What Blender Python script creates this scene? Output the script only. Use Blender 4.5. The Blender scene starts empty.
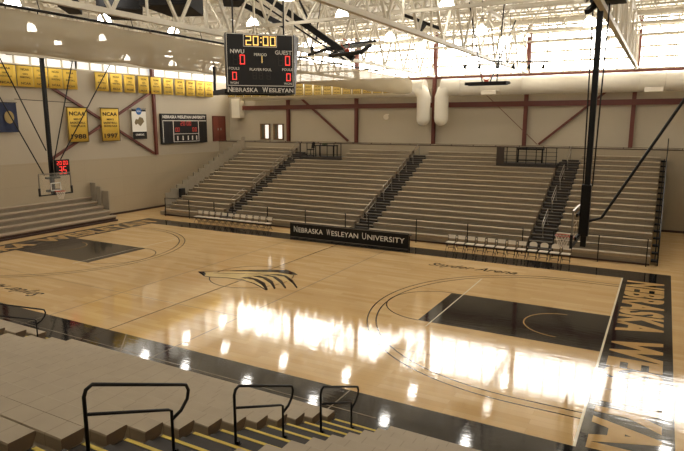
import bpy, bmesh, math, random
from mathutils import Vector, Matrix
random.seed(7)
PI = math.pi
sc = bpy.context.scene
col = sc.collection

# ------------------------------------------------------------------ camera
cd = bpy.data.cameras.new('camera')
cd.sensor_width = 36; cd.lens = 578.14 / 684 * 36; cd.clip_start = 0.05; cd.clip_end = 200
cam = bpy.data.objects.new('camera', cd); col.objects.link(cam)
cam.location = (15.457, -19.706, 6.682)
cam.rotation_euler = (math.radians(90 - 10.10), 0, math.radians(28.97))
sc.camera = cam
# ------------------------------------------------------------------ world, exposure
w = bpy.data.worlds.new('world'); sc.world = w; w.use_nodes = True
w.node_tree.nodes['Background'].inputs[0].default_value = (1, .93, .82, 1)
w.node_tree.nodes['Background'].inputs[1].default_value = 0.3
sc.view_settings.view_transform = 'Standard'; sc.view_settings.look = 'None'
sc.view_settings.exposure = 0.14; sc.view_settings.gamma = 1; sc.view_settings.use_curve_mapping = False
WINDOW_LIGHT = 9.5
LAMP_LIGHT = 24.0

# ------------------------------------------------------------------ materials
def lin(r, g, b):
    f = lambda c: (c/255/12.92 if c/255 <= .04045 else ((c/255+.055)/1.055)**2.4)
    return (f(r), f(g), f(b), 1)
def mat(name, c, rough=.6, metal=0, noise=.12, nscale=3, spec=.5, bump=0):
    m = bpy.data.materials.new(name); m.use_nodes = True
    nt = m.node_tree; b = nt.nodes['Principled BSDF']
    b.inputs['Roughness'].default_value = rough; b.inputs['Metallic'].default_value = metal
    b.inputs['Specular IOR Level'].default_value = spec
    tc = nt.nodes.new('ShaderNodeTexCoord')
    n = nt.nodes.new('ShaderNodeTexNoise'); n.inputs['Scale'].default_value = nscale; n.inputs['Detail'].default_value = 4
    nt.links.new(tc.outputs['Object'], n.inputs['Vector'])
    mx = nt.nodes.new('ShaderNodeMix'); mx.data_type = 'RGBA'
    nt.links.new(n.outputs['Fac'], mx.inputs['Factor'])
    mx.inputs['A'].default_value = tuple(min(1, v*(1-noise)) for v in c[:3]) + (1,)
    mx.inputs['B'].default_value = tuple(min(1, v*(1+noise)) for v in c[:3]) + (1,)
    nt.links.new(mx.outputs['Result'], b.inputs['Base Color'])
    if bump:
        bp = nt.nodes.new('ShaderNodeBump'); bp.inputs['Strength'].default_value = bump; bp.inputs['Distance'].default_value = .02
        nt.links.new(n.outputs['Fac'], bp.inputs['Height']); nt.links.new(bp.outputs['Normal'], b.inputs['Normal'])
    return m
def emis(name, c, s):
    m = bpy.data.materials.new(name); m.use_nodes = True
    nt = m.node_tree; b = nt.nodes['Principled BSDF']
    b.inputs['Base Color'].default_value = c; b.inputs['Emission Color'].default_value = c
    b.inputs['Emission Strength'].default_value = s
    return m
def M_nodes(m): return m.node_tree.nodes, m.node_tree.links, m.node_tree.nodes['Principled BSDF']

def gloss_bump(m, rough):
    """varnish of a sprung floor: boards along x, tiny unevenness"""
    N, L, b = M_nodes(m)
    b.inputs['Roughness'].default_value = rough
    b.inputs['IOR'].default_value = 1.65
    tc = N.new('ShaderNodeTexCoord'); mp = N.new('ShaderNodeMapping')
    mp.inputs['Scale'].default_value = (.9, 5, 1)
    n = N.new('ShaderNodeTexNoise'); n.inputs['Scale'].default_value = 1.6; n.inputs['Detail'].default_value = 3
    L.new(tc.outputs['Object'], mp.inputs[0]); L.new(mp.outputs[0], n.inputs['Vector'])
    bp = N.new('ShaderNodeBump'); bp.inputs['Strength'].default_value = .13; bp.inputs['Distance'].default_value = .012
    L.new(n.outputs['Fac'], bp.inputs['Height']); L.new(bp.outputs['Normal'], b.inputs['Normal'])

def wood_floor():
    m = mat('maple_floor', lin(205, 165, 108), .1); N, L, b = M_nodes(m)
    tc = N.new('ShaderNodeTexCoord')
    br = N.new('ShaderNodeTexBrick'); br.inputs['Scale'].default_value = 1
    br.inputs['Brick Width'].default_value = 1.9; br.inputs['Row Height'].default_value = .23
    br.inputs['Mortar Size'].default_value = .003; br.inputs['Bias'].default_value = -.1
    br.inputs['Color1'].default_value = lin(213, 178, 124); br.inputs['Color2'].default_value = lin(224, 193, 144)
    br.inputs['Mortar'].default_value = lin(196, 163, 118)
    L.new(tc.outputs['Object'], br.inputs['Vector'])
    mp = N.new('ShaderNodeMapping'); mp.inputs['Scale'].default_value = (.25, 1.3, 1)
    n = N.new('ShaderNodeTexNoise'); n.inputs['Scale'].default_value = 1.2; n.inputs['Detail'].default_value = 6
    L.new(tc.outputs['Object'], mp.inputs[0]); L.new(mp.outputs[0], n.inputs['Vector'])
    mx = N.new('ShaderNodeMix'); mx.data_type = 'RGBA'; mx.blend_type = 'MULTIPLY'; mx.inputs['Factor'].default_value = .45
    rp = N.new('ShaderNodeValToRGB'); rp.color_ramp.elements[0].position = .35; rp.color_ramp.elements[0].color = (.86, .82, .76, 1)
    rp.color_ramp.elements[1].position = .65; rp.color_ramp.elements[1].color = (1, 1, 1, 1)
    L.new(n.outputs['Fac'], rp.inputs['Fac'])
    L.new(br.outputs['Color'], mx.inputs['A']); L.new(rp.outputs['Color'], mx.inputs['B'])
    L.new(mx.outputs['Result'], b.inputs['Base Color'])
    gloss_bump(m, .055)
    return m
def paint(name, c, rough=.06):
    m = mat(name, c, rough, noise=.25, nscale=1.2); gloss_bump(m, rough); return m

def ribbed(name, c, scale, axis='X', depth=.02, rough=.6):
    """vertical ribbed metal siding"""
    m = mat(name, c, rough, noise=.05, nscale=.6); N, L, b = M_nodes(m)
    tc = N.new('ShaderNodeTexCoord'); wv = N.new('ShaderNodeTexWave'); wv.bands_direction = axis
    wv.inputs['Scale'].default_value = scale; wv.wave_profile = 'SAW'
    L.new(tc.outputs['Object'], wv.inputs['Vector'])
    bp = N.new('ShaderNodeBump'); bp.inputs['Strength'].default_value = .35; bp.inputs['Distance'].default_value = depth
    L.new(wv.outputs['Fac'], bp.inputs['Height']); L.new(bp.outputs['Normal'], b.inputs['Normal'])
    return m
def panelled(name, c, w_, h_, line=.8):
    m = mat(name, c, .7, noise=.04, nscale=.5); N, L, b = M_nodes(m)
    tc = N.new('ShaderNodeTexCoord'); mp = N.new('ShaderNodeMapping')
    br = N.new('ShaderNodeTexBrick'); br.offset = 0; br.inputs['Scale'].default_value = 1
    br.inputs['Brick Width'].default_value = w_; br.inputs['Row Height'].default_value = h_
    br.inputs['Mortar Size'].default_value = .012; br.inputs['Color1'].default_value = c
    br.inputs['Color2'].default_value = tuple(v*.97 for v in c[:3]) + (1,)
    br.inputs['Mortar'].default_value = tuple(v*line for v in c[:3]) + (1,)
    sx = N.new('ShaderNodeSeparateXYZ'); cb = N.new('ShaderNodeCombineXYZ'); ad = N.new('ShaderNodeMath')
    L.new(tc.outputs['Object'], sx.inputs[0]); L.new(sx.outputs['X'], ad.inputs[0]); L.new(sx.outputs['Y'], ad.inputs[1])
    L.new(ad.outputs[0], cb.inputs['X']); L.new(sx.outputs['Z'], cb.inputs['Y']); L.new(cb.outputs[0], br.inputs['Vector'])
    L.new(br.outputs['Color'], b.inputs['Base Color'])
    return m
def seat_mat(name, c, rough):
    """moulded bench modules 0.46 m long, a fine joint between them"""
    m = mat(name, c, rough, noise=.12, nscale=2.2); N, L, b = M_nodes(m)
    src = b.inputs['Base Color'].links[0].from_socket
    tc = N.new('ShaderNodeTexCoord'); sx = N.new('ShaderNodeSeparateXYZ'); L.new(tc.outputs['Object'], sx.inputs[0])
    dv = N.new('ShaderNodeMath'); dv.operation = 'DIVIDE'; dv.inputs[1].default_value = .457
    fr = N.new('ShaderNodeMath'); fr.operation = 'FRACT'
    gt = N.new('ShaderNodeMath'); gt.operation = 'LESS_THAN'; gt.inputs[1].default_value = .03
    L.new(sx.outputs['X'], dv.inputs[0]); L.new(dv.outputs[0], fr.inputs[0]); L.new(fr.outputs[0], gt.inputs[0])
    mx = N.new('ShaderNodeMix'); mx.data_type = 'RGBA'
    L.new(gt.outputs[0], mx.inputs['Factor']); L.new(src, mx.inputs['A']); mx.inputs['B'].default_value = tuple(v*.7 for v in c[:3]) + (1,)
    L.new(mx.outputs['Result'], b.inputs['Base Color'])
    return m

WOOD = wood_floor()
BLK = paint('black_court_paint', lin(30, 28, 28), .06)
LINE = paint('dark_line_paint', lin(70, 50, 36)); WHT = paint('cream_line_paint', lin(238, 226, 200)); GOLD = paint('gold_court_paint', lin(196, 160, 104))
CREAM = paint('logo_cream_paint', lin(222, 196, 140))
WALLU = ribbed('upper_siding', lin(182, 171, 150), 3.2)
WALLL = panelled('lower_wall_panels', lin(164, 151, 128), 1.22, 9, .9)
WALLLEFT = mat('left_upper_wall', lin(178, 167, 147), .7, noise=.04, nscale=.4)
PAD = panelled('left_lower_wall', lin(172, 158, 133), 3.2, 1.35, .9)
BASE = mat('dark_base_trim', lin(60, 38, 28), .5)
ROOF = ribbed('roof_deck', lin(214, 206, 188), 2.6, 'Y', .03, .5)
STEEL = mat('cream_steel', lin(205, 196, 176), .5, noise=.06)
RED = mat('red_brown_steel', lin(100, 46, 34), .5, noise=.08)
SEAT = seat_mat('seat_module', lin(166, 151, 127), .55)
SEATB = mat('seat_underside', lin(112, 92, 70), .6)
DECK = mat('bleacher_deck', lin(140, 127, 107), .6)
DARK = mat('aisle_tread', lin(52, 46, 41), .7)
YEL = mat('yellow_nosing', lin(212, 186, 70), .5)
BLACK = mat('black_metal', lin(15, 13, 12), .5, noise=.1, spec=.3)
BLACKC = mat('black_cloth', lin(28, 25, 24), .85)
GREYP = mat('grey_end_panel', lin(158, 148, 130), .7)
CHROME = mat('brushed_rail', lin(150, 142, 130), .35, metal=.7)
WHITEP = mat('white_plastic', lin(226, 216, 198), .45, noise=.03)
DUCTM = mat('painted_duct', lin(226, 219, 203), .45, noise=.05)
YBAN = mat('yellow_banner_cloth', lin(222, 184, 72), .8, noise=.06)
YBAN2 = mat('pale_gold_banner_cloth', lin(206, 176, 96), .8, noise=.06)
BROWNT = mat('banner_brown_print', lin(62, 46, 26), .8)
BLUE = mat('navy_flag_cloth', lin(36, 44, 70), .8, noise=.25)
FLAGG = mat('flag_gold_print', lin(150, 130, 82), .8, noise=.3, nscale=12)
WHITET = mat('white_print', lin(232, 228, 218), .6, noise=.02)
BLUET = mat('blue_print', lin(40, 96, 160), .6)
RIMR = mat('orange_rim', lin(190, 70, 40), .45)
NETM = mat('net_cord', lin(225, 215, 200), .8)
PVC = mat('green_plant_leaf', lin(70, 92, 48), .7)
DOORM = mat('red_brown_door', lin(116, 58, 44), .5)
WOODF = mat('stained_wood_frame', lin(120, 90, 56), .5)
REDLED = emis('red_digits', lin(255, 74, 66), .85); YLED = emis('yellow_digits', lin(255, 214, 120), .9); DIMRED = emis('dim_red_digits', lin(190, 60, 52), .45); OFFLED = mat('unlit_digits', lin(48, 40, 36), .5)
LAMPM = emis('lamp_glow', (1, .96, .89, 1), LAMP_LIGHT)
SKYM = emis('daylight_glazing', (1, .975, .93, 1), WINDOW_LIGHT)
PANE = emis('hall_window_glow', (1, .97, .92, 1), .65)

def glassy(name, c, alpha, rough=.1, transl=False):
    m = bpy.data.materials.new(name); m.use_nodes = True
    N = m.node_tree.nodes; L = m.node_tree.links; N.clear()
    o = N.new('ShaderNodeOutputMaterial'); mx = N.new('ShaderNodeMixShader'); t = N.new('ShaderNodeBsdfTransparent')
    t.inputs[0].default_value = (1, .97, .92, 1)
    if transl:
        d = N.new('ShaderNodeMixShader'); a = N.new('ShaderNodeBsdfDiffuse'); b = N.new('ShaderNodeBsdfTranslucent')
        a.inputs[0].default_value = c; b.inputs[0].default_value = c; d.inputs[0].default_value = .5
        L.new(a.outputs[0], d.inputs[1]); L.new(b.outputs[0], d.inputs[2]); out = d.outputs[0]
    else:
        a = N.new('ShaderNodeBsdfPrincipled'); a.inputs['Base Color'].default_value = c; a.inputs['Roughness'].default_value = rough; out = a.outputs[0]
    mx.inputs[0].default_value = alpha
    L.new(t.outputs[0], mx.inputs[1]); L.new(out, mx.inputs[2]); L.new(mx.outputs[0], o.inputs[0])
    return m
GLASS = glassy('backboard_glass', (.75, .8, .78, 1), .1)
MESHC = glassy('curtain_mesh', lin(192, 181, 158), .74, transl=True)

# ------------------------------------------------------------------ helpers
class MB:
    def __init__(s): s.v = []; s.f = []; s.m = []
    def add(s, vs, fs, mi=0):
        o = len(s.v); s.v += [tuple(v) for v in vs]; s.f += [tuple(i+o for i in f) for f in fs]; s.m += [mi]*len(fs); return s
    def box(s, a, b, mi=0):
        x0, y0, z0 = a; x1, y1, z1 = b
        return s.add([(x0,y0,z0),(x1,y0,z0),(x1,y1,z0),(x0,y1,z0),(x0,y0,z1),(x1,y0,z1),(x1,y1,z1),(x0,y1,z1)],
              [(0,3,2,1),(4,5,6,7),(0,1,5,4),(1,2,6,5),(2,3,7,6),(3,0,4,7)], mi)
    def bar(s, p, q, w_, h_=None, mi=0, up=(0,0,1)):
        """rectangular bar from p to q"""
        h_ = h_ or w_; p = Vector(p); q = Vector(q); d = (q-p).normalized(); u = Vector(up)
        if abs(d.dot(u)) > .97: u = Vector((0,1,0))
        r = d.cross(u).normalized(); u = r.cross(d)
        vs = []
        for c in (p, q):
            for a, b in ((-1,-1),(1,-1),(1,1),(-1,1)): vs.append(c + r*a*w_/2 + u*b*h_/2)
        return s.add(vs, [(0,1,2,3),(7,6,5,4),(0,4,5,1),(1,5,6,2),(2,6,7,3),(3,7,4,0)], mi)
    def tube(s, pts, r, n=8, mi=0, closed=False, caps=True):
        pts = [Vector(p) for p in pts]; K = len(pts); base = len(s.v); rr = r if isinstance(r, (list, tuple)) else [r]*K
        ref = None; rings = []
        for i, p in enumerate(pts):
            a = pts[(i-1) % K] if (i or closed) else p; b = pts[(i+1) % K] if (i < K-1 or closed) else p
            d = (b-a).normalized()
            if ref is None:
                ref = d.cross(Vector((0,0,1)))
                if ref.length < .1: ref = d.cross(Vector((0,1,0)))
            ref = (ref - d*ref.dot(d)).normalized(); u = d.cross(ref)
            rings.append([p + ref*math.cos(2*PI*k/n)*rr[i] + u*math.sin(2*PI*k/n)*rr[i] for k in range(n)])
        vs = [v for g in rings for v in g]; fs = []
        for i in range(K if closed else K-1):
            j = (i+1) % K
            for k in range(n): fs.append((i*n+k, j*n+k, j*n+(k+1)%n, i*n+(k+1)%n))
        if caps and not closed: fs += [tuple(range(n)), tuple((K-1)*n+k for k in reversed(range(n)))]
        return s.add(vs, fs, mi)
    def lathe(s, prof, c, n=16, mi=0):
        vs = []; fs = []; K = len(prof)
        for r, z in prof:
            for k in range(n): vs.append((c[0]+r*math.cos(2*PI*k/n), c[1]+r*math.sin(2*PI*k/n), c[2]+z))
        for i in range(K-1):
            for k in range(n): fs.append((i*n+k, i*n+(k+1)%n, (i+1)*n+(k+1)%n, (i+1)*n+k))
        fs += [tuple(reversed(range(n))), tuple((K-1)*n+k for k in range(n))]
        return s.add(vs, fs, mi)
    def prism(s, poly, o, ax, ay, n, mi=0):
        """polygon (2d) laid at o with axes ax, ay, thickness vector n"""
        o, ax, ay, n = map(Vector, (o, ax, ay, n)); K = len(poly)
        a = [o + ax*x + ay*y for x, y in poly]; b = [v + n for v in a]
        return s.add(a+b, [tuple(reversed(range(K))), tuple(range(K, 2*K))] + [(i, (i+1)%K, K+(i+1)%K, K+i) for i in range(K)], mi)
    def flat(s, pts, z, mi=0): return s.add([(x, y, z) for x, y in pts], [tuple(range(len(pts)))], mi)
    def ribbon(s, pts, w_, z, mi=0, closed=False):
        K = len(pts); P = [Vector(p) for p in pts]; vs = []; fs = []
        for i in range(K):
            a = P[(i-1) % K] if (i or closed) else P[i]; b = P[(i+1) % K] if (i < K-1 or closed) else P[i]
            d = (b-a).normalized(); nn = Vector((-d.y, d.x))*w_/2
            vs += [(P[i].x+nn.x, P[i].y+nn.y, z), (P[i].x-nn.x, P[i].y-nn.y, z)]
        for i in range(K if closed else K-1):
            j = (i+1) % K; fs.append((2*i+1, 2*j+1, 2*j, 2*i))
        return s.add(vs, fs, mi)
    def text(s, t, c, right, up, h, width=None, mi=0, bold=.0, shear=0, lift=0.0):
        vs, fs, W, H = text_shape(t, bold, shear)
        right = Vector(right); up = Vector(up); nrm = right.cross(up); k = h / .7
        kx = k if width is None else width / W
        c = Vector(c) + nrm*lift
        return s.add([c + right*((x - W/2)*kx) + up*((y - .35)*k) for x, y in vs], fs, mi)
    def build(s, name, mats, parent=None, smooth=False, bevel=0):
        me = bpy.data.meshes.new(name)
        off = Vector(parent_world(parent)) if parent is not None else Vector((0,0,0))
        me.from_pydata([tuple(Vector(v)-off) for v in s.v], [], s.f)
        if not isinstance(mats, (list, tuple)): mats = [mats]
        for m_ in mats: me.materials.append(m_)
        me.polygons.foreach_set('material_index', s.m)
        if smooth: me.polygons.foreach_set('use_smooth', [True]*len(s.f))
        me.update()
        o = bpy.data.objects.new(name, me); col.objects.link(o)
        if parent is not None: o.parent = parent
        if bevel:
            b = o.modifiers.new('bevel', 'BEVEL'); b.width = bevel; b.segments = 2; b.limit_method = 'ANGLE'
        return o
def parent_world(o):
    v = Vector((0,0,0))
    while o is not None: v += o.location; o = o.parent
    return v
_tc = {}
def text_shape(t, bold=0, shear=0):
    key = (t, bold, shear)
    if key in _tc: return _tc[key]
    cu = bpy.data.curves.new('letters', 'FONT'); cu.body = t; cu.size = 1; cu.offset = bold; cu.shear = shear; cu.resolution_u = 3
    cu.space_character = 1.0 + bold*1.5
    o = bpy.data.objects.new('letters', cu); col.objects.link(o)
    dg = bpy.context.evaluated_depsgraph_get(); me = o.evaluated_get(dg).to_mesh()
    vs = [(v.co.x, v.co.y) for v in me.vertices]; fs = [tuple(p.vertices) for p in me.polygons]
    x0 = min(v[0] for v in vs); x1 = max(v[0] for v in vs)
    vs = [(x-x0, y) for x, y in vs]
    o.evaluated_get(dg).to_mesh_clear(); bpy.data.objects.remove(o); bpy.data.curves.remove(cu)
    _tc[key] = (vs, fs, x1-x0, .7); return _tc[key]
def tag(o, label=None, cat=None, group=None, kind=None):
    if label: o['label'] = label
    if cat: o['category'] = cat
    if group: o['group'] = group
    if kind: o['kind'] = kind
    return o
def thing(name, label, cat, loc=(0,0,0), group=None):
    o = bpy.data.objects.new(name, None); col.objects.link(o); o.location = loc; o.empty_display_size = .2
    return tag(o, label, cat, group)
def struct(o): o['kind'] = 'structure'; return o
def clone(root, loc, label, rotz=None):
    r = root.copy(); col.objects.link(r); r.location = loc; r['label'] = label
    if rotz is not None: r.rotation_euler.z = rotz
    for ch in list(root.children):
        c_ = ch.copy(); col.objects.link(c_); c_.parent = r
        for g in list(ch.children):
            d = g.copy(); col.objects.link(d); d.parent = c_
    return r
ORD = ['first','second','third','fourth','fifth','sixth','seventh','eighth','ninth','tenth','eleventh','twelfth','thirteenth','fourteenth','fifteenth','sixteenth','seventeenth','eighteenth','nineteenth','twentieth']
def nth(i): return ORD[i]

# ------------------------------------------------------------------ floor with its painted court
HL, HW = 14.325, 7.62
XL, XR, YB, YLOW, YUP = -19.6, 19.6, -24.0, 20.8, 22.4
fl = MB()
fl.add([(XL,YB,0),(XR,YB,0),(XR,YLOW,0),(XL,YLOW,0)], [(0,1,2,3)], 0)
z1, z2, z3, z4 = .0015, .003, .0045, .006
def rect(x0, y0, x1, y1, z, mi): fl.flat([(x0,y0),(x1,y0),(x1,y1),(x0,y1)], z, mi)
rect(-16.2, HW, 16.18, 9.07, z1, 1); rect(-16.2, -9.3, 16.18, -HW, z1, 1)
rect(HL, -HW, 16.18, HW, z1, 1); rect(-16.2, -HW, -HL, HW, z1, 1)
arc = lambda cx, cy, r, a0, a1, n=48: [(cx+r*math.cos(a0+(a1-a0)*i/n), cy+r*math.sin(a0+(a1-a0)*i/n)) for i in range(n+1)]
for s in (1, -1):
    fl.flat([(s*HL,-1.83),(s*8.535,-1.83),(s*8.535,1.83),(s*HL,1.83)][::s], z1, 1)
    cx = s*(HL-1.575)
    for R_, wd in ((6.02, .05), (6.325, .05)):
        a = arc(cx, 0, R_, PI/2 if s > 0 else PI/2, 3*PI/2 if s > 0 else -PI/2, 64)
        fl.ribbon([(s*HL, R_)] + a + [(s*HL, -R_)], wd, z2, 2)
    fl.ribbon(arc(s*8.535, 0, 1.83, PI/2, 3*PI/2 if s > 0 else -PI/2, 40), .045, z2, 2)
    fl.ribbon([(s*HL,-HW),(s*HL,HW)], .06, z3, 3 if s > 0 else 2)
    fl.ribbon(arc(cx+s*.2, 0, 1.22, PI/2, 3*PI/2, 24) if s > 0 else arc(cx+s*.2, 0, 1.22, PI/2, -PI/2, 24), .045, z3, 4)
    fl.ribbon([(s*9, -2.3),(s*9, 4.5)], .045, z4, 3)
    fl.ribbon([(s*3, -8.7),(s*3, 7.6)], .035, z2, 5)
fl.ribbon([(0,-8.8),(0,HW)], .045, z3, 2)
fl.ribbon(arc(0,0,1.83,0,2*PI,64)[:-1], .04, z2, 2, closed=True)
fl.ribbon([(9,-HW),(9,-8.75)], .04, z3, 5); fl.ribbon([(-12,-8.58),(10.2,-8.58)], .03, z3, 5); fl.ribbon([(.86,-7.62),(1.9,-8.75)], .04, z3, 5)
fl.ribbon([(-12,-4.5),(12,-4.5)], .025, z2, 5)
# wolf-and-arrow mark at centre court: dark shape, cream mane inside
def tri_poly(pts, z, mi):
    from mathutils.geometry import tessellate_polygon
    t = tessellate_polygon([[Vector((x, y, 0)) for x, y in pts]])
    fs = []
    for a, b, c in t:
        A, B, C_ = pts[a], pts[b], pts[c]
        cr = (B[0]-A[0])*(C_[1]-A[1])-(B[1]-A[1])*(C_[0]-A[0]); fs.append((a,b,c) if cr > 0 else (a,c,b))
    fl.add([(x, y, z) for x, y in pts], fs, mi)
tri_poly([(-2.34,-0.61),(-1.43,0.08),(0.90,1.36),(1.47,1.12),(1.63,0.66),(2.73,-0.55),(1.88,0.02),(1.09,0.37),(2.37,-0.83),(1.59,-0.34),(0.82,0.13),(2.04,-1.13),(1.20,-0.56),(0.60,-0.25),(1.80,-1.38),(1.09,-0.98),(-0.01,-0.68),(-0.74,-0.73),(-1.66,-0.97)], z3, 6)
tri_poly([(-1.61,0.22),(-0.26,1.16),(0.71,1.64),(1.29,1.44),(1.66,1.17),(1.36,1.06),(0.58,1.09),(-0.43,0.68)], z4, 1)
tri_poly([(-0.30,-0.40),(0.43,-0.44),(1.15,-0.87),(1.86,-1.46),(1.86,-1.35),(1.14,-0.59),(0.47,-0.24),(-0.04,-0.17)], z4, 1)
tri_poly([(0.00,0.03),(0.64,-0.06),(1.41,-0.56),(2.06,-1.20),(2.02,-1.03),(1.28,-0.22),(0.69,0.14),(0.23,0.25)], z4, 1)
tri_poly([(0.22,0.34),(0.86,0.33),(1.74,-0.30),(2.41,-0.93),(2.36,-0.76),(1.59,0.04),(0.95,0.47),(0.47,0.52)], z4, 1)
tri_poly([(0.54,0.60),(1.27,0.64),(2.17,-0.06),(2.78,-0.64),(2.72,-0.48),(1.95,0.32),(1.27,0.82),(0.81,0.85)], z4, 1)
tri_poly([(-2.65,-0.50),(-2.36,-0.43),(-2.01,-0.71),(-1.92,-0.98)], z4, 1)
fl.ribbon([(-2.59,-0.56),(-1.81,-1.01),(-1.52,-0.99),(-0.74,-0.73),(-0.01,-0.68),(0.77,-0.88),(1.35,-1.16),(1.86,-1.46)], .07, z4, 1)
fl.ribbon([(-2.59,-0.56),(-2.07,-0.13),(-1.56,0.25)], .05, z4, 1)
fl.ribbon([(-1.85,-0.39),(-0.87,0.06),(0.03,0.42),(1.00,0.86)], .05, z4, 2)
# end-zone lettering, tops pointing away from the court
for s in (1, -1):
    fl.text('NEBRASKA', (s*15.25, s*3.85, z3), (0, -s, 0), (s, 0, 0), 1.25, 6.9, 4, bold=.05)
    fl.text('WESLEYAN', (s*15.25, -s*4.3, z3), (0, -s, 0), (s, 0, 0), 1.25, 8.1, 4, bold=.05)
fl.text('Snyder Arena', (8.1, 6.1, z3), (1, .05, 0), (-.05, 1, 0), .55, 4.1, 2, shear=.5, bold=.012)
fl.text('Snyder Arena', (-7.6, -6.35, z3), (-1, 0, 0), (0, -1, 0), .55, 4.1, 2, shear=.5, bold=.012)
struct(fl.build('floor', [WOOD, BLK, LINE, WHT, GOLD, paint('grey_line_paint', lin(140, 130, 114)), CREAM]))

# ------------------------------------------------------------------ room shell
def wallbox(name, a, b, m): return struct(MB().box(a, b).build(name, m))
wallbox('wall_far_lower', (XL, YLOW, 0), (XR+.3, YUP+.3, 5.05), WALLL)
wallbox('wall_far', (XL, YUP, 5.05), (XR+.3, YUP+.3, 10.0), WALLU)
wallbox('wall_far_header', (XL, YUP, 13.3), (XR+.3, YUP+.3, 13.9), WALLU)
lw = MB(); lw.box((XL-.3, YB-.3, 4.15), (XL, YUP+.3, 10.15), 0); lw.box((XL-.3, YB-.3, 13.25), (XL, YUP+.3, 13.9), 0)
struct(lw.build('wall_left', [WALLLEFT]))
wallbox('wall_left_lower', (XL-.3, YB-.3, 0), (XL+.06, YLOW, 4.15), PAD)
wallbox('wall_right', (XR, YB-.3, 0), (XR+.3, YUP, 13.9), WALLLEFT)
wallbox('wall_near', (XL-.3, YB-.3, 0), (XR+.3, YB, 13.9), WALLLEFT)
wallbox('ceiling', (XL-.3, YB-.3, 13.6), (XR+.3, YUP+.3, 13.75), ROOF)
wallbox('floor_concourse', (XL, YB, 4.85), (XR, -19.62, 5.05), DECK)
for nm, a, b in (('baseboard_left', (XL+.06,-9,0), (XL+.09,YLOW,.14)), ('baseboard_far', (15.5,YLOW-.03,0), (XR,YLOW,.14)), ('trim_1', (XL,YLOW-.02,5.01), (XR,YLOW+.1,5.07))):
    wallbox(nm, a, b, BASE)

COLX = [-13.05, -6.45, .1, 6.8, 13.5]
edges = [-19.6] + COLX + [19.6]
# clerestory windows, one per bay
for i in range(6):
    x0, x1 = edges[i]+.11, edges[i+1]-.11
    root = thing('window_%d' % (i+1), '%s clerestory window from the left, white with daylight, above the far wall siding' % nth(i), 'window', (x0, YUP, 10.0))
    struct(root)
    MB().box((x0, YUP+.12, 10.0), (x1, YUP+.16, 13.3)).build('glazing', SKYM, root)
    f = MB(); f.box((x0, YUP-.02, 10.0), (x1, YUP+.1, 10.09)); f.box((x0, YUP-.02, 13.2), (x1, YUP+.1, 13.3))
    n = 6
    for k in range(n+1):
        x = x0+(x1-x0)*k/n; f.box((x-.035, YUP+.02, 10.09), (x+.035, YUP+.1, 13.2))
    for z in (10.75, 11.4, 12.05, 12.65): f.box((x0, YUP+.03, z-.06), (x1, YUP+.1, z+.06))
    f.build('mullions', STEEL, root)
    s_ = MB(); s_.box((x0, YUP-.12, 9.86), (x1, YUP, 9.99)); s_.build('sill_beam', RED, root)

ly = [-24, -13.2, -6.5, .3, 6.8, 13.3, 22.4]
SIDEG = emis('shaded_daylight_glazing', (1, .97, .92, 1), .4)
for i in range(6):
    y0, y1 = ly[i], ly[i+1]
    root = struct(thing('window_%d' % (9+i), '%s clerestory window from the near end, high on the left wall' % nth(i), 'window', (XL, y0, 10.15)))
    MB().box((XL-.2, y0, 10.15), (XL-.15, y1, 13.25)).build('glazing', SIDEG, root)
    f = MB()
    for z in (10.2, 10.95, 11.7, 12.45, 13.2): f.box((XL-.14, y0, z-.05), (XL-.03, y1, z+.05))
    for k in range(7): f.box((XL-.14, y0+(y1-y0)*k/6-.04, 10.15), (XL-.04, y0+(y1-y0)*k/6+.04, 13.25))
    f.build('mullions', STEEL, root)

def ibeam(mb, p, q, w_, d_, face=(0,-1,0)):
    p = Vector(p); q = Vector(q); t = .03; d = (q-p).normalized(); fvec = Vector(face); r = d.cross(fvec).normalized()
    mb.bar(p, q, w_, t, up=fvec); mb.bar(p-fvec*(d_-t), q-fvec*(d_-t), w_, t, up=fvec); mb.bar(p-fvec*(d_-t)/2, q-fvec*(d_-t)/2, t, d_-2*t, up=fvec)
for i, x in enumerate(COLX):
    m = MB(); ibeam(m, (x, YUP-.27, 5.06), (x, YUP-.27, 13.2), .24, .26)
    tag(m.build('steel_column', RED), 'red-brown steel column on the far wall, %s from the left' % nth(i), 'column', 'columns on the far wall')
m = MB(); m.bar((XL+1.5, YUP-.31, 7.96), (XR, YUP-.31, 7.96), .06, .36)
tag(m.build('wall_beam', RED), 'long red-brown horizontal beam across the far wall above the bleachers', 'beam')
for nm, a, b, lb in (('diagonal_brace', (-12.3, YUP-.17, 9.15), (-7.2, YUP-.17, 5.2), 'red-brown brace sloping down to the right above the small press table'),
                     ('diagonal_brace', (12.4, YUP-.17, 9.15), (7.8, YUP-.17, 5.2), 'red-brown brace sloping down to the left above the right platform')):
    tag(MB().bar(a, b, .17, .14).build(nm, RED), lb, 'brace')
tag(MB().tube([(3.36, YUP-.4, 9.26), (7.75, YUP-.4, 5.2)], .022, 6).build('tension_rod', RED), 'thin dark tension rod sloping down right on the far wall beside the air ducts', 'rod')
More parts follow.
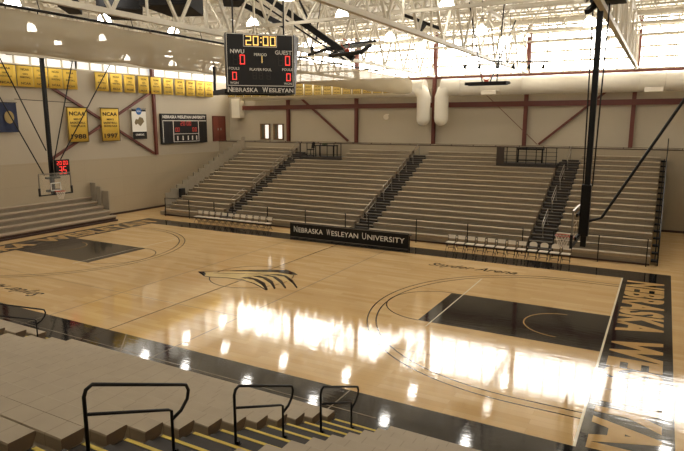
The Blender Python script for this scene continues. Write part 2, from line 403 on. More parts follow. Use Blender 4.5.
# left wall steel
XW = XL
for i, y in enumerate((-6.5, 0.3, 13.3)):
    m = MB(); m.bar((XW+.11, y, 4.2), (XW+.11, y, 13.4), .2, .22)
    tag(m.build('steel_column', RED), ['red-brown steel column on the left wall, left of the picture edge', 'red-brown steel column on the left wall behind the navy flag', 'red-brown steel column on the left wall beside the wall scoreboard'][i], 'column', 'columns on the left wall')
tag(MB().bar((XW+.08, 4.4, 9.1), (XW+.08, 13.1, 4.3), .14, .16).build('diagonal_brace', RED), 'red-brown brace on the left wall sloping down to the right behind the yellow year banners', 'brace')
tag(MB().bar((XW+.14, 13.1, 9.0), (XW+.14, 4.2, 4.3), .14, .16).build('diagonal_brace', RED), 'red-brown brace on the left wall sloping up to the right behind the yellow year banners', 'brace')
# concourse ledge rail
r_ = thing('ledge_rail', 'thin dark pipe rail along the top of the lower far wall', 'rail', (0, YLOW+.05, 5.08))
MB().tube([(XL, YLOW+.06, 5.14), (XR, YLOW+.06, 5.14)], .016, 6).build('pipe', BASE, r_)
b_ = MB()
for k in range(24): x = -18.8+k*1.6; b_.box((x-.02, YLOW+.02, 5.06), (x+.02, YLOW+.08, 5.15))
b_.build('bracket', BASE, r_)

# concourse door and hall windows
d = struct(thing('door_1', 'red-brown door at the head of the bleachers on the left wall', 'door', (XW, 20.85, 5.05)))
MB().box((XW, 20.1, 5.05), (XW+.05, 21.6, 7.16)).build('leaf', DOORM, d)
m = MB(); m.box((XW, 20.0, 5.05), (XW+.09, 20.1, 7.26)); m.box((XW, 21.6, 5.05), (XW+.09, 21.7, 7.26)); m.box((XW, 20.0, 7.16), (XW+.09, 21.7, 7.26)); m.box((XW+.05, 20.83, 5.05), (XW+.07, 20.87, 7.16)); m.build('door_frame', RED, d)
m = MB(); m.box((XW+.05, 20.6, 6.0), (XW+.1, 20.72, 6.2)); m.box((XW+.05, 20.98, 6.0), (XW+.1, 21.1, 6.2)); m.build('door_handle', CHROME, d)
for i, (x0, x1) in enumerate(((-16.12, -15.07), (-14.71, -13.63))):
    d = struct(thing('window_%d' % (7+i), '', 'window', (x0, YUP, 5.2)))
    d['label'] = ['left', 'right'][i] + ' wooden-framed window at the head of the left bleachers'
    m = MB()
    for a, b in ((x0, x0+.13), (x1-.13, x1), (x0+.42, x0+.52)): m.box((a, YUP-.08, 5.2), (b, YUP, 6.58))
    m.box((x0, YUP-.08, 6.48), (x1, YUP, 6.58)); m.box((x0, YUP-.08, 5.2), (x1, YUP, 5.3)); m.build('window_frame', WOODF, d)
    m = MB(); m.box((x0+.13, YUP-.04, 5.3), (x0+.42, YUP-.01, 6.48), 0); m.box((x0+.52, YUP-.04, 5.3), (x1-.13, YUP-.01, 6.48), 1)
    m.build('pane', [mat('dim_pane', lin(100, 96, 82), .2), PANE], d)

# ------------------------------------------------------------------ roof steel
def truss(mb_pairs, root, p0, p1, z0, z1, step, w_, name_chord='chord'):
    p0 = Vector(p0); p1 = Vector(p1); L_ = (p1-p0).length; n = max(2, round(L_/step)); d = (p1-p0)/n
    up = Vector((0,0,1))
    for nm, z in (('bottom_chord', z0), ('top_chord', z1)):
        MB().bar(p0+up*z, p1+up*z, w_, w_).build(nm, STEEL, root)
    wb = MB()
    for i in range(n):
        a = p0+d*i; b = p0+d*(i+1); c_ = (a+b)/2
        wb.bar(a+up*z0, c_+up*z1, w_*.55, w_*.55); wb.bar(c_+up*z1, b+up*z0, w_*.55, w_*.55)
        if w_ > .1: wb.bar(c_+up*z0, c_+up*z1, w_*.4, w_*.4)
    wb.build('web', STEEL, root)
for i, x in enumerate(COLX):
    t = thing('roof_truss', 'deep cream steel truss running from the far wall overhead, %s from the left' % nth(i), 'truss', (x, 0, 10), 'main roof trusses')
    truss(None, t, (x, YB, 0), (x, YUP-.3, 0), 10.05, 12.45, 2.9, .17)
for i, y in enumerate((1.3,)):
    t = thing('cross_truss', 'deep cream cross truss over the %s of the court' % ('middle' if i == 0 else 'far bleachers'), 'truss', (0, y, 10), 'cross trusses')
    truss(None, t, (XL+.1, y, 0), (XR-.1, y, 0), 10.75, 12.4, 2.2, .11)
for i, y in enumerate((10.8, 16.4)):
    t = thing('bracing_truss', 'slender cream bracing truss in front of the clerestory windows, %s' % ('nearer one' if i == 0 else 'closest to the far wall'), 'truss', (0, y, 11), 'slender bracing trusses')
    truss(None, t, (XL+.1, y, 0), (XR-.1, y, 0), 11.15+.2*i, 12.4, 1.5, .085)
js = [ -11.2+2.15*k for k in range(16)]
for i, y in enumerate(js):
    t = thing('bar_joist', 'slim cream bar joist under the roof deck, %s from the near end' % nth(i), 'joist', (0, y, 12.6), 'bar joists')
    truss(None, t, (XL+.05, y, 0), (XR-.05, y, 0), 12.55, 13.45, 1.25, .1)

# high-bay lamps
def lamp_proto(loc, label):
    t = thing('high_bay_lamp', label, 'lamp', loc, 'high-bay roof lamps')
    x, y, z = loc
    MB().lathe([(.06, .34), (.12, .36), (.13, .62), (.06, .66)], (x, y, z), 12).build('ballast', STEEL, t, True)
    m = MB().tube([(x, y, z+.6), (x, y, 13.6)], .012, 5); m.build('hanger', BLACK, t)
    MB().lathe([(.30, -.02), (.305, .0), (.27, .15), (.18, .3), (.09, .36)], (x, y, z), 16).build('glowing_shade', LAMPM, t, True)
    return t
LX = [-18.4, -14.2, -8.5, -3.1, 2.0, 7.0, 12.0, 16.9]
LY = [-17.6, -13.2, -8.8, -4.4, 0.1, 4.6, 9.9, 14.4, 19.0]  # first three rows are unseen, added to brighten the near bleachers
lp = None
for j, y in enumerate(LY):
    for i, x in enumerate(LX):
        z = 11.45 if y < 5 else 11.05
        lb = 'lit bell-shaped high-bay lamp, %s row from the near side, %s from the left' % (nth(j), nth(i))
        lp = lamp_proto((x, y, z), lb) if lp is None else lp
        if j == 6 and i == 0: lp = lamp_proto((x, y, z), lb)
        elif (i or j): clone(lp, (x, y, z), lb)

# ------------------------------------------------------------------ bleachers
D_, H_, Z0 = .61, .26, .45
def bench_row(mb, x0, x1, yf, z, s, ends=True):
    """one moulded seat row: rounded nose, s=+1 rises towards +y"""
    prof = [(0.0, -.04), (.006, -.008), (.02, 0), (.318, 0), (.33, -.02), (.33, -.165), (.06, -.165), (.03, -.1)]
    K = len(prof); vs = []
    for x in (x0, x1): vs += [(x, yf+s*a, z+b) for a, b in prof]
    fs = [tuple(range(K)), tuple(reversed(range(K, 2*K)))] + [(i, K+i, K+(i+1)%K, (i+1)%K) for i in range(K)]
    if s < 0: fs = [tuple(reversed(f)) for f in fs]
    mb.add(vs, fs, 0); k0 = len(mb.m)-len(fs)
    mb.m[k0] = mb.m[k0+1] = 1
    return mb
def bleacher(label, x0, x1, y0, s, rows=17, cut=None, bottom=True):
    t = thing('bleacher_bank', label, 'bleachers', ((x0+x1)/2, y0+s*.3, 0), 'bleacher banks')
    for k in range(rows):
        segs = [(x0, x1)]
        if cut and k >= cut[2]:
            segs = [q for q in ((x0, cut[0]), (cut[1], x1)) if q[1]-q[0] > .3]
        y = y0+s*k*D_; z = Z0+k*H_
        m = MB()
        for a, b in segs: bench_row(m, a, b, y, z, s)
        m.v = [(v[0], min(v[1], YLOW-.01), v[2]) for v in m.v]
        if m.v: m.build('seat_row', [SEAT, SEATB], t)
        m = MB(); ya, yb = sorted((y+s*.06, y+s*(D_+.055)))
        yb = min(yb, YLOW-.01)
        for a, b in segs: m.box((a+.03, ya, max(0, z-.60)), (b-.03, yb, z-.17))
        m.build('deck', DECK, t)
    if bottom:
        ya, yb = sorted((y0-s*.02, y0+s*.05)); MB().box((x0, ya, .0), (x1, yb, .09)).build('kick_plate', BASE, t)
    return t
YF, YN = 10.65, -9.45
FAR = [(-16.25, -11.15, None), (-10.05, -.82, (-9.9, -6.1, 14)), (.45, 9.55, (5.7, 9.6, 14)), (10.85, 15.3, None)]
for (x0, x1, c_), lb in zip(FAR, ('tan bleacher bank on the far side, leftmost, beside the stepped grey panels',
        'tan bleacher bank on the far side behind the left half of the scorer table',
        'tan bleacher bank on the far side behind the right row of white chairs',
        'tan bleacher bank on the far side, rightmost, behind the hanging basketball mast')):
    bleacher(lb, x0, x1, YF, 1, cut=c_)
for (x0, x1), lb in zip(((-9.6, -.45), (.75, 9.6), (10.95, 15.3)), ('tan bleacher bank at the left edge beyond the distant handrail in the foreground',
        'large tan bleacher bank filling the left foreground', 'tan bleacher bank in the foreground right of the yellow-edged stairs')):
    bleacher(lb, x0, x1, YN, -1, rows=17)

def aisle(label, x0, x1, y0, s, rows=16, near=False):
    t = thing('aisle_stairs', label, 'stairs', ((x0+x1)/2, y0, 0), 'bleacher aisles')
    for k in range(rows):
        z = .28+k*H_; y = y0+s*(k*D_+.05)
        m = MB(); ya, yb = sorted((y, y+s*(D_+.02)))
        m.box((x0, ya, max(0, z-.3)), (x1, yb, z), 0)
        m.build('tread', DARK, t)
        m = MB(); ya, yb = sorted((y-s*.006, y+s*(.05 if near else .03)))
        m.box((x0+.02, ya, z-.012), (x1-.02, yb, z+.006)); m.build('nosing', YEL if near else DECK, t)
        if True:  # half step up to the next tread
            m = MB(); ya, yb = sorted((y+s*.34, y+s*(D_+.0)))
            m.box((x0+.12, ya, z), (x1-.12, yb, z+.13)); m.build('half_step', DARK, t)
    return t
aisle('dark bleacher stairs on the far side, leftmost of three', -11.13, -10.07, YF, 1)
aisle('dark bleacher stairs on the far side above the right end of the scorer table', -.80, .43, YF, 1)
aisle('dark bleacher stairs on the far side above the rounded white chairs', 9.57, 10.83, YF, 1)
aisle('dark foreground stairs with yellow step edges', 9.62, 10.93, YN, -1, near=True)
aisle('dark stairs at the left edge of the foreground bleachers', -.43, .73, YN, -1, near=True)

# handrails in the aisles: looped tube, built at the near aisle, s=-1 climbs towards -y
def handrail(name, label, x, k, y0, s, m_, group):
    zf = lambda kk: .41+int(kk)*H_
    ka, kb = k, k+2
    ya, yb = y0+s*(ka*D_+.45), y0+s*(kb*D_+.45); za, zb = zf(ka), zf(kb)
    t = thing(name, label, 'handrail', (x, ya, za), group)
    R_ = .022; top = .88
    P = [(x, yb, zb), (x, yb, zb+top-.1), (x, yb-s*.03, zb+top-.03), (x, yb-s*.11, zb+top+.0)]
    e = Vector((x, ya-s*.18, za+top-.02))
    P += [tuple(e), (x, ya-s*.27, za+top-.06), (x, ya-s*.31, za+top-.15), (x, ya-s*.28, za+top-.26), (x, ya-s*.16, za+top-.37), (x, ya, za+top-.42)]
    MB().tube(P, R_, 8).build('top_rail', m_, t, True)
    MB().tube([(x, ya, za), (x, ya, za+top-.3), (x, ya+s*.06, za+top-.26), (x, yb, zb+top-.3)], R_*.9, 8).build('mid_rail', m_, t, True)
    for y, z in ((ya, za), (yb, zb)):
        MB().box((x-.045, y-.05, z), (x+.07, y+.05, z+.012)).box((x+.025, y-.02, z), (x+.065, y+.02, z+.06)).build('foot_plate', m_, t)
    return t
for k, lb in ((8, 'black looped handrail on the yellow-edged stairs, nearest and largest'), (4, 'black looped handrail on the yellow-edged stairs, middle of three'), (0, 'black looped handrail at the foot of the yellow-edged stairs')):
    handrail('aisle_handrail', lb, 10.25, k+.6 if False else k, YN, -1, BLACK, 'foreground handrails')
handrail('aisle_handrail', 'black looped handrail at the left edge of the picture beside the court', -.2, 0, YN, -1, BLACK, 'foreground handrails')
for nm, x in (('left', -10.55), ('middle', -.2), ('right', 10.2)):
    for j, k in enumerate((1, 5, 9, 13)):
        handrail('aisle_handrail', 'thin grey handrail in the %s far aisle, %s from the bottom' % (nm, nth(j)), x, k, YF, 1, CHROME, 'far aisle handrails')

# guard rails along the front of the far bleachers
for j, (xs, lb) in enumerate((((-15.8, -13.5, -11.2), 'leftmost'), ((-9.6, -6.7, -3.8, -.95), 'behind the scorer table'), ((.6, 3.6, 6.55, 9.45), 'behind the right row of chairs'), ((10.95, 13.05, 15.15), 'rightmost'))):
    t = thing('front_guard_rail', 'thin dark guard rail in front of the far bleachers, ' + lb, 'railing', (xs[0], 10.3, 0), 'front guard rails')
    for x in xs: MB().bar((x, 10.35, 0), (x, 10.35, 1.33), .045).build('post', BLACK, t)
    for z in (1.32, .88): MB().bar((xs[0], 10.35, z), (xs[-1], 10.35, z), .028).build('rail', BLACK, t)

# stepped end panels beside the leftmost bank
t = thing('stepped_screen', 'stepped row of grey end panels at the left end of the far bleachers', 'screen', (-16.7, 12, 0))
for k in range(1, 17):
    y = YF+k*D_; zt = Z0+k*H_+.82
    MB().box((-16.75, y, 0), (-16.66, min(y+D_-.004, YLOW-.01), zt)).build('panel', GREYP, t)
for k in range(1, 17):
    pass
t = thing('wall_side_platform', 'narrow stepped infill between the grey end panels and the leftmost bleachers', 'platform', (-16.6, 12, 0))
for k in range(17):
    y = YF+k*D_; MB().box((-16.65, y, 0), (-16.28, min(y+D_-.002, YLOW-.01), Z0+k*H_-.17)).build('step', DECK, t)
m = MB(); m.box((-16.55, 12.5, 1.07), (-16.3, 12.95, 1.75)); tag(m.build('loudspeaker', BLACKC, bevel=.02), 'small black loudspeaker box on the left end of the far bleachers', 'loudspeaker')

# end railing of the rightmost bank
t = thing('end_guard_rail', 'dark barred guard rail climbing the right end of the far bleachers', 'railing', (15.42, YF, 0))
a = Vector((15.62, YF-.1, .45)); b = Vector((15.62, YF+16.2*D_, .45+16.4*H_))
for dz in (.05, 1.0): MB().bar(a+Vector((0,0,dz)), b+Vector((0,0,dz)), .05).build('rail', BLACK, t)
for k in range(52):
    p = a+(b-a)*k/51
    MB().bar(p, p+Vector((0,0,1.0)), .022 if k % 6 else .05).build('baluster', BLACK, t)
m = MB()
for k in range(17):
    y = YF+k*D_; m.bar((15.62, y+.1, 0), (15.62, y+.1, Z0+k*H_), .06)
    m.box((15.33, y+.12, Z0+k*H_-.3), (15.62, y+.5, Z0+k*H_-.22))
    if k > 1: m.bar((15.5, y+.1, Z0+k*H_-.1), (15.5, y-D_+.1, .2), .05)
m.build('understructure', BLACK, t)

# platforms cut into the upper rows
for x0, x1, lb in ((-9.9, -6.1, 'left'), (5.7, 9.55, 'right')):
    t = thing('press_platform', 'dark railed platform at the top of the far bleachers, ' + lb, 'platform', (x0, 19.3, 4.0))
    yy = YF+14*D_-.05
    MB().box((x0, yy, 3.85), (x1, YLOW-.02, 4.05)).build('floor_panel', DARK, t)
    for i in range(7):
        x = x0+.06+(x1-x0-.12)*i/6
        MB().bar((x, yy+.04, 4.05), (x, yy+.04, 5.1), .045).build('post', BLACK, t)
    for z in ((4.3, 4.55, 4.8, 5.08) if lb == 'right' else (5.08, 4.25)):
        MB().bar((x0, yy+.04, z), (x1, yy+.04, z), .025).build('rail', BLACK, t)
    MB().box((x0, yy, 4.05), (x0+.5 if lb == 'right' else x0+.1, yy+.05, 5.1) ).build('side_panel', mat('smoked_panel_'+lb, lin(58, 46, 38), .6), t)
# press table and chair on the left platform
t = thing('press_table', 'dark trestle table with a green plant on the left platform', 'table', (-7.9, 19.9, 4.05))
MB().box((-8.75, 19.55, 4.86), (-7.0, 20.25, 4.93)).build('tabletop', BLACK, t)
for x in (-8.68, -7.07):
    for y in (19.6, 20.2): MB().bar((x, y, 4.05), (x, y, 4.86), .06).build('leg', BLACK, t)
m = MB()
for k in range(26):
    a_ = random.random()*6.28; r = random.random()*.2; p = Vector((-8.0+.6*r*math.cos(a_)*2, 19.8+r*math.sin(a_), 4.95))
    m.bar(p, p+Vector((random.uniform(-.1,.1), random.uniform(-.08,.08), random.uniform(.06,.18))), .05, .01)
pl = thing('potted_plant', 'low green leafy plant on the dark press table', 'plant', (-8, 19.8, 4.93))
m.build('leaves', PVC, pl); MB().box((-8.15, 19.72, 4.93), (-7.85, 19.88, 4.98)).build('tray', BLACK, pl)
def office_chair(x, y, z, label):
    t = thing('office_chair', label, 'chair', (x, y, z))
    MB().box((x-.24, y-.24, z+.46), (x+.24, y+.24, z+.54)).build('seat', BLACKC, t, bevel=.02)
    m = MB(); m.prism([(-.22,0),(.22,0),(.2,.42),(.1,.5),(-.1,.5),(-.2,.42)], (x+.2, y, z+.6), (0,1,0), (.15,0,1), (.05,0,0)); m.build('backrest', BLACKC, t)
    MB().tube([(x, y, z+.06), (x, y, z+.46)], .03, 8).build('column', BLACK, t)
    m = MB()
    for k in range(5): m.bar((x, y, z+.08), (x+.26*math.cos(k*1.257), y+.26*math.sin(k*1.257), z+.03), .04)
    m.build('base', BLACK, t)
office_chair(-9.35, 19.9, 4.05, 'black swivel chair on the left platform beside the press table')
t = thing('camera_stand', 'dark square framed stand on the right platform', 'stand', (7.7, 19.9, 4.05))
for x in (6.95, 8.5): MB().bar((x, 19.9, 4.05), (x, 19.9, 5.0), .1).build('leg', BLACK, t)
MB().box((6.85, 19.75, 4.9), (8.6, 20.1, 5.02)).build('top', BLACK, t); MB().bar((6.95, 19.9, 4.2), (8.5, 19.9, 4.2), .06).build('crossbar', BLACK, t)

# ------------------------------------------------------------------ partly closed bleachers on the left wall
t = thing('retractable_bleachers', 'low partly closed grey bleachers along the left wall behind the basket', 'bleachers', (-18, 0, 0))
for k in range(5):
    xf = -17.25-k*.53; z = .38+k*.30; y1 = 7.25-.06*k
    prof = [(0, -.07), (-.02, -.02), (-.06, 0), (-.42, 0), (-.42, -.14), (-.03, -.14)]
    if k == 4: prof = [(max(a, XL+.07-xf), b) for a, b in prof]
    K = len(prof); vs = []
    for y in (-9.2, y1): vs += [(xf+a, y, z+b) for a, b in prof]
    m = MB().add(vs, [tuple(range(K)), tuple(reversed(range(K, 2*K)))] + [(i, (i+1)%K, K+(i+1)%K, K+i)[::-1] for i in range(K)], 0)
    m.build('seat_row', GREYP if k > 9 else seat_mat('left_bench_module_%d' % k, lin(158, 142, 120), .5), t)
    MB().box((max(xf-.53, XL+.07), -9.15, max(0, z-.45)), (xf-.05, y1-.04, z-.14)).build('riser', DECK if k else BASE, t)
MB().box((-17.3, -9.2, 0), (-17.15, 7.25, .1)).build('kick_plate', BASE, t)
for i, (x, y, z0_, z1_) in enumerate(((-19.35, 7.1, 1.3, 2.55), (-18.95, 7.2, 1.0, 2.3), (-18.35, 7.35, .7, 2.0))):
    MB().box((max(x-.34, XL+.07), y-.05, z0_), (x+.34, y+.05, z1_)).build('end_panel', GREYP, t)

# ------------------------------------------------------------------ courtside: table and chairs
t = thing('scorer_table', 'long black scorer table with university lettering at the far sideline', 'table', (.3, 8.3, 0))
MB().box((-3.45, 8.12, .02), (4.05, 8.2, .93)).build('front_panel', BLACK, t, bevel=.01)
m = MB(); m.box((-3.4, 8.2, .72), (4.0, 8.75, .77)); m.build('tabletop', BLACK, t)
for x in (-3.3, -.9, 1.5, 3.9): MB().bar((x, 8.65, 0), (x, 8.65, .72), .05).build('leg', BLACK, t)
m = MB(); X = -3.2
for wd, wide in (('NEBRASKA', 2.05), ('WESLEYAN', 2.1), ('UNIVERSITY', 2.6)):
    big, rest = wd[0], wd[1:]
    m.text(big, (X+.15, 8.115, .55), (1,0,0), (0,0,1), .36, .24, bold=.0); m.text(rest, (X+.33+(wide-.36)/2, 8.115, .515), (1,0,0), (0,0,1), .28, wide-.4, bold=.008)
    X += wide+.17
m.build('lettering', WHITET, t)
m = MB()
for (a, b) in (((-3.42, .06), (4.02, .09)), ((-3.42, .87), (4.02, .9))): m.box((a[0], 8.11, a[1]), (b[0], 8.118, b[1]))
m.build('border_line', mat('grey_border', lin(120, 112, 100), .6), t)

def chair(x, y, label, group, rounded=False):
    t = thing('folding_chair', label, 'chair', (x, y, 0), group)
    m = MB().box((x-.21, y-.2, .43), (x+.21, y+.2, .46)); m.build('seat', WHITEP, t, bevel=.01)
    poly = [(-.21,0),(.21,0),(.21,.2),(-.21,.2)] if not rounded else [(-.21,0),(.21,0),(.2,.12),(.14,.2),(.06,.235),(-.06,.235),(-.14,.2),(-.2,.12)]
    MB().prism(poly, (x, y+.22, .6), (1,0,0), (0,.12,1), (0,.02,0)).build('backrest', WHITEP, t)
    for s in (-1, 1):
        MB().tube([(x+s*.2, y-.22, 0), (x+s*.2, y+.2, .5), (x+s*.2, y+.25, .78)], .014, 6).build('leg', BLACK, t)
        MB().tube([(x+s*.18, y+.24, 0), (x+s*.18, y-.12, .43)], .014, 6).build('leg', BLACK, t)
    MB().bar((x-.18, y+.2, .1), (x+.18, y+.2, .1), .02).build('stretcher', BLACK, t)
    return t
for gname, xs0, n, rnd in (('left', -11.75, 12, ()), ('right', 5.95, 12, (8, 9, 10))):
    pr = {}
    for i in range(n):
        x = xs0+i*.525; r = i in rnd
        lb = 'white folding chair with %s back, %s from the left in the %s courtside row' % ('rounded' if r else 'square', nth(i), gname)
        if r not in pr: pr[r] = chair(x, 9.35, lb, 'white chairs in the %s row' % gname, r)
        else: clone(pr[r], (x, 9.35, 0), lb)

# ------------------------------------------------------------------ basketball backstops
def backboard(root, x, s, z0=2.9):
    """glass board in the plane x, facing s along x; rim sticks out"""
    w2, h = .915, 1.07
    hoop = root; root = MB().box((x-.012, -w2, z0), (x+.012, w2, z0+h)).build('backboard', GLASS, root)
    m = MB()
    for a, b in (((-w2-.02, z0+h-.01), (w2+.02, z0+h+.05)), ((-w2-.04, z0), (-w2, z0+h)), ((w2, z0), (w2+.04, z0+h))):
        m.box((x-.03, a[0], a[1]), (x+.03, b[0], b[1]))
    m.build('frame', CHROME, root)
    m = MB(); m.box((x-.04, -w2-.07, z0-.06), (x+.04, w2+.07, z0+.0)); m.box((x-.04, -w2-.08, z0-.06), (x+.04, -w2, z0+.36)); m.box((x-.04, w2, z0-.06), (x+.04, w2+.08, z0+.36))
    m.build('edge_padding', BLACKC, root)
    m = MB(); xx = x+s*.016
    for a, b in (((-.305, z0+.15), (-.255, z0+.6)), ((.255, z0+.15), (.305, z0+.6)), ((-.305, z0+.55), (.305, z0+.6)), ((-.305, z0+.15), (.305, z0+.2))):
        m.box((min(xx, xx+s*.004), a[0], a[1]), (max(xx, xx+s*.004), b[0], b[1]))
    m.build('target_square', WHITET, root)
    m = MB(); c0 = x+s*.38
    m.tube([(c0+.23*math.cos(a), .23*math.sin(a), 3.05) for a in [2*PI*i/20 for i in range(20)]], .014, 6, closed=True)
    m.box((min(x+s*.02, x+s*.17), -.1, 3.0), (max(x+s*.02, x+s*.17), .1, 3.06)); root = m.build('rim', RIMR, hoop)
    m = MB()
    for i in range(12):
        for dd in (1, -1):
            a0 = 2*PI*i/12; P = []
            for k in range(5):
                r = .23-.03*k; a_ = a0+dd*k*.26; P.append((c0+r*math.cos(a_), r*math.sin(a_), 3.04-.1*k))
            m.tube(P, .006, 4)
    m.build('net', NETM, root)
t = thing('basketball_backstop', 'ceiling-hung basketball hoop at the right, with a long dark mast', 'basketball hoop', (13.4, 0, 2.7))
backboard(t, 13.17, -1)
MB().bar((13.42, 0, 2.75), (13.42, 0, 10.3), .17).build('mast', BLACK, t)
for xx in (13.2, 13.66): MB().tube([(13.42+(xx-13.42)*.6, .05, 4.7), (xx, .05, 10.3)], .022, 6).build('guy_rod', BLACK, t)
m = MB(); m.box((13.26, -.12, 3.1), (13.55, .12, 4.75)); m.build('carriage', BLACK, t, bevel=.02)
m = MB(); m.box((13.19, -.4, 3.0), (13.25, .4, 3.1)); m.box((13.19, -.4, 3.75), (13.25, .4, 3.85)); m.bar((13.2, -.3, 3.05), (13.38, 0, 3.2), .05); m.bar((13.2, .3, 3.05), (13.38, 0, 3.2), .05); m.build('board_bracket', BLACK, t)
MB().tube([(13.45, 0, 3.55), (13.9, 0, 3.72), (15.83, 0, 7.32), (17.6, 0, 10.6)], .045, 8).build('brace_arm', BLACK, t)
m = MB(); m.bar((13.42, -1.3, 10.35), (13.42, 1.6, 10.35), .12); m.bar((13.1, -.5, 9.9), (13.42, .4, 10.4), .14); m.box((13.15, -.4, 10.2), (14.1, .4, 10.6)); m.bar((17.6, -.4, 10.6), (17.6, .4, 10.6), .1); m.bar((13.5, .3, 10.3), (14.6, -.9, 11.0), .22); m.bar((13.42, 0, 10.35), (13.42, 0, 12.4), .08); m.build('ceiling_mount', BLACK, t)
m = MB(); m.bar((13.0, -.2, 10.25), (13.9, -.9, 11.1), .1, .07); m.build('winch_tube', CHROME, t)

t = thing('basketball_backstop', 'ceiling-hung basketball hoop at the left wall end of the court', 'basketball hoop', (-13.5, 0, 2.7))
backboard(t, -13.1, 1)
MB().bar((-13.5, .1, 2.8), (-13.5, .1, 10.1), .17).build('mast', BLACK, t)
for a, b in (((-13.5, -2.25, 10.1), (-13.5, -.1, 5.2)), ((-13.5, 1.95, 10.1), (-13.5, .3, 4.6)), ((-13.5, 4.6, 10.3), (-13.5, .5, 4.4)), ((-13.5, -3.4, 10.1), (-13.4, -.4, 3.9))):
    MB().tube([a, b], .03, 6).build('strut', BLACK, t)
m = MB(); m.bar((-13.5, -3.6, 10.12), (-13.5, 2.1, 10.12), .09); m.bar((-13.2, -3.6, 10.35), (-13.2, 2.1, 10.35), .06)
for y in (-3.3, -1.6, 0.1, 1.95): m.box((-13.65, y-.12, 10.0), (-13.2, y+.12, 10.4)); m.bar((-13.5, y, 10.3), (-13.5, y, 12.5), .04)
m.bar((-13.45, -1.6, 7.85), (-13.45, 2.0, 7.75), .03)
m.build('ceiling_mount', BLACK, t)
m = MB(); m.box((-13.45, -.35, 3.0), (-13.13, .35, 3.12)); m.box((-13.45, -.35, 3.7), (-13.13, .35, 3.8)); m.build('board_bracket', BLACK, t)

# seven-segment digits
SEG = {'0': 'abcdef', '1': 'bc', '2': 'abged', '3': 'abgcd', '5': 'afgcd', '8': 'abcdefg'}
def digit(mb, ch, o, r, u, w_, h, mi):
    o = Vector(o); r = Vector(r); u = Vector(u); t_ = w_*.17; n = r.cross(u)*.004
    S = {'a': (0,h-t_,w_,h), 'd': (0,0,w_,t_), 'g': (0,h/2-t_/2,w_,h/2+t_/2), 'f': (0,h/2,t_,h), 'e': (0,0,t_,h/2), 'b': (w_-t_,h/2,w_,h), 'c': (w_-t_,0,w_,h/2)}
    for k in SEG[ch]:
        a, b, c_, d_ = S[k]; mb.prism([(a,b),(c_,b),(c_,d_),(a,d_)], o, r, u, n, mi)
# shot clock above the left board
t = thing('shot_clock', 'black shot clock with red digits above the left basket', 'clock', (-13.2, .52, 3.84))
MB().box((-13.3, .12, 3.84), (-13.12, .95, 4.7)).build('case', BLACK, t, bevel=.01)
m = MB(); R3, U3 = (0,1,0), (0,0,1)
for i, ch in enumerate('20'): digit(m, ch, (-13.118, .2+i*.16, 4.42), R3, U3, .11, .2, 0)
for i, ch in enumerate('00'): digit(m, ch, (-13.118, .57+i*.16, 4.42), R3, U3, .11, .2, 0)
for i, ch in enumerate('35'): digit(m, ch, (-13.118, .3+i*.25, 3.93), R3, U3, .18, .4, 0)
m.build('digits', REDLED, t)

# ------------------------------------------------------------------ backstops folded up under the roof
def folded(label, c, ang, tilt, masts, cat='basketball hoop'):
    """board folded nearly flat under the roof"""
    t = thing('folded_backstop', label, cat, c)
    Mx = Matrix.Translation(Vector(c)) @ Matrix.Rotation(ang, 4, 'Z') @ Matrix.Rotation(tilt, 4, 'X')
    def tr(mb):
        mb.v = [tuple(Mx @ Vector(v)) for v in mb.v]; return mb
    tr(MB().box((-.9, -.012, -.53), (.9, .012, .53))).build('glass', GLASS, t)
    m = MB(); m.box((-.97, -.07, -.64), (.97, .07, -.5)); m.box((-.99, -.07, -.64), (-.85, .07, .15)); m.box((.85, -.07, -.64), (.99, .07, .15)); m.box((-.92, -.04, .5), (.92, .04, .6)); tr(m).build('edge_padding', BLACKC, t)
    m = MB(); m.tube([(.23*math.cos(a), -.38+.23*math.sin(a), -.38) for a in [2*PI*i/16 for i in range(16)]], .016, 6, closed=True); m.box((-.1, -.17, -.44), (.1, -.02, -.36)); tr(m).build('rim', RIMR, t)
    for a, b, w_ in masts: MB().bar(a, b, w_).build('mast', BLACK, t)
    return t
folded('folded-up basketball hoop under the roof right of the hanging scoreboard', (2.9, 4.0, 9.95), math.radians(-15), math.radians(-60),
       [((2.75, 4.3, 9.55), (-2.15, 3.6, 12.9), .26), ((2.3, 4.4, 9.5), (-2.2, 3.4, 12.5), .07), ((1.1, 4.8, 10.1), (3.2, 4.8, 10.2), .18), ((1.3, 3.1, 9.95), (.4, 4.6, 9.9), .14), ((1.2, 4.9, 10.15), (.2, 4.5, 9.85), .12)])
folded('folded-up basketball hoop seen edge-on below the bright windows, right of centre', (7.7, 9.0, 8.55), math.radians(0), math.radians(-88),
       [((7.4, 9.0, 8.6), (6.6, 9.0, 12.4), .05), ((8.1, 9.0, 8.6), (8.3, 9.0, 12.4), .05), ((7.7, 9.3, 8.65), (7.7, 14.0, 12.2), .05), ((6.75, 8.9, 8.52), (8.65, 8.9, 8.52), .14)])
# loose masts crossing above the scoreboard
tag(MB().bar((.58, 1.98, 10.8), (-1.6, .5, 12.1), .2).build('basketball_mast', BLACK), 'thick dark steel mast just above the hanging scoreboard', 'mast')
tag(MB().bar((-.57, 4.98, 12.5), (.08, 5.54, 10.7), .09).build('roof_strut', BLACK), 'thin dark strut meeting the folded hoop mast at the top of the picture', 'strut')
tag(MB().tube([(.55, 5.2, 12.6), (.1, 5.4, 10.7)], .02, 6).build('hoist_cable', BLACK), 'dark hoist cable beside the thin strut above the folded hoop', 'cable')

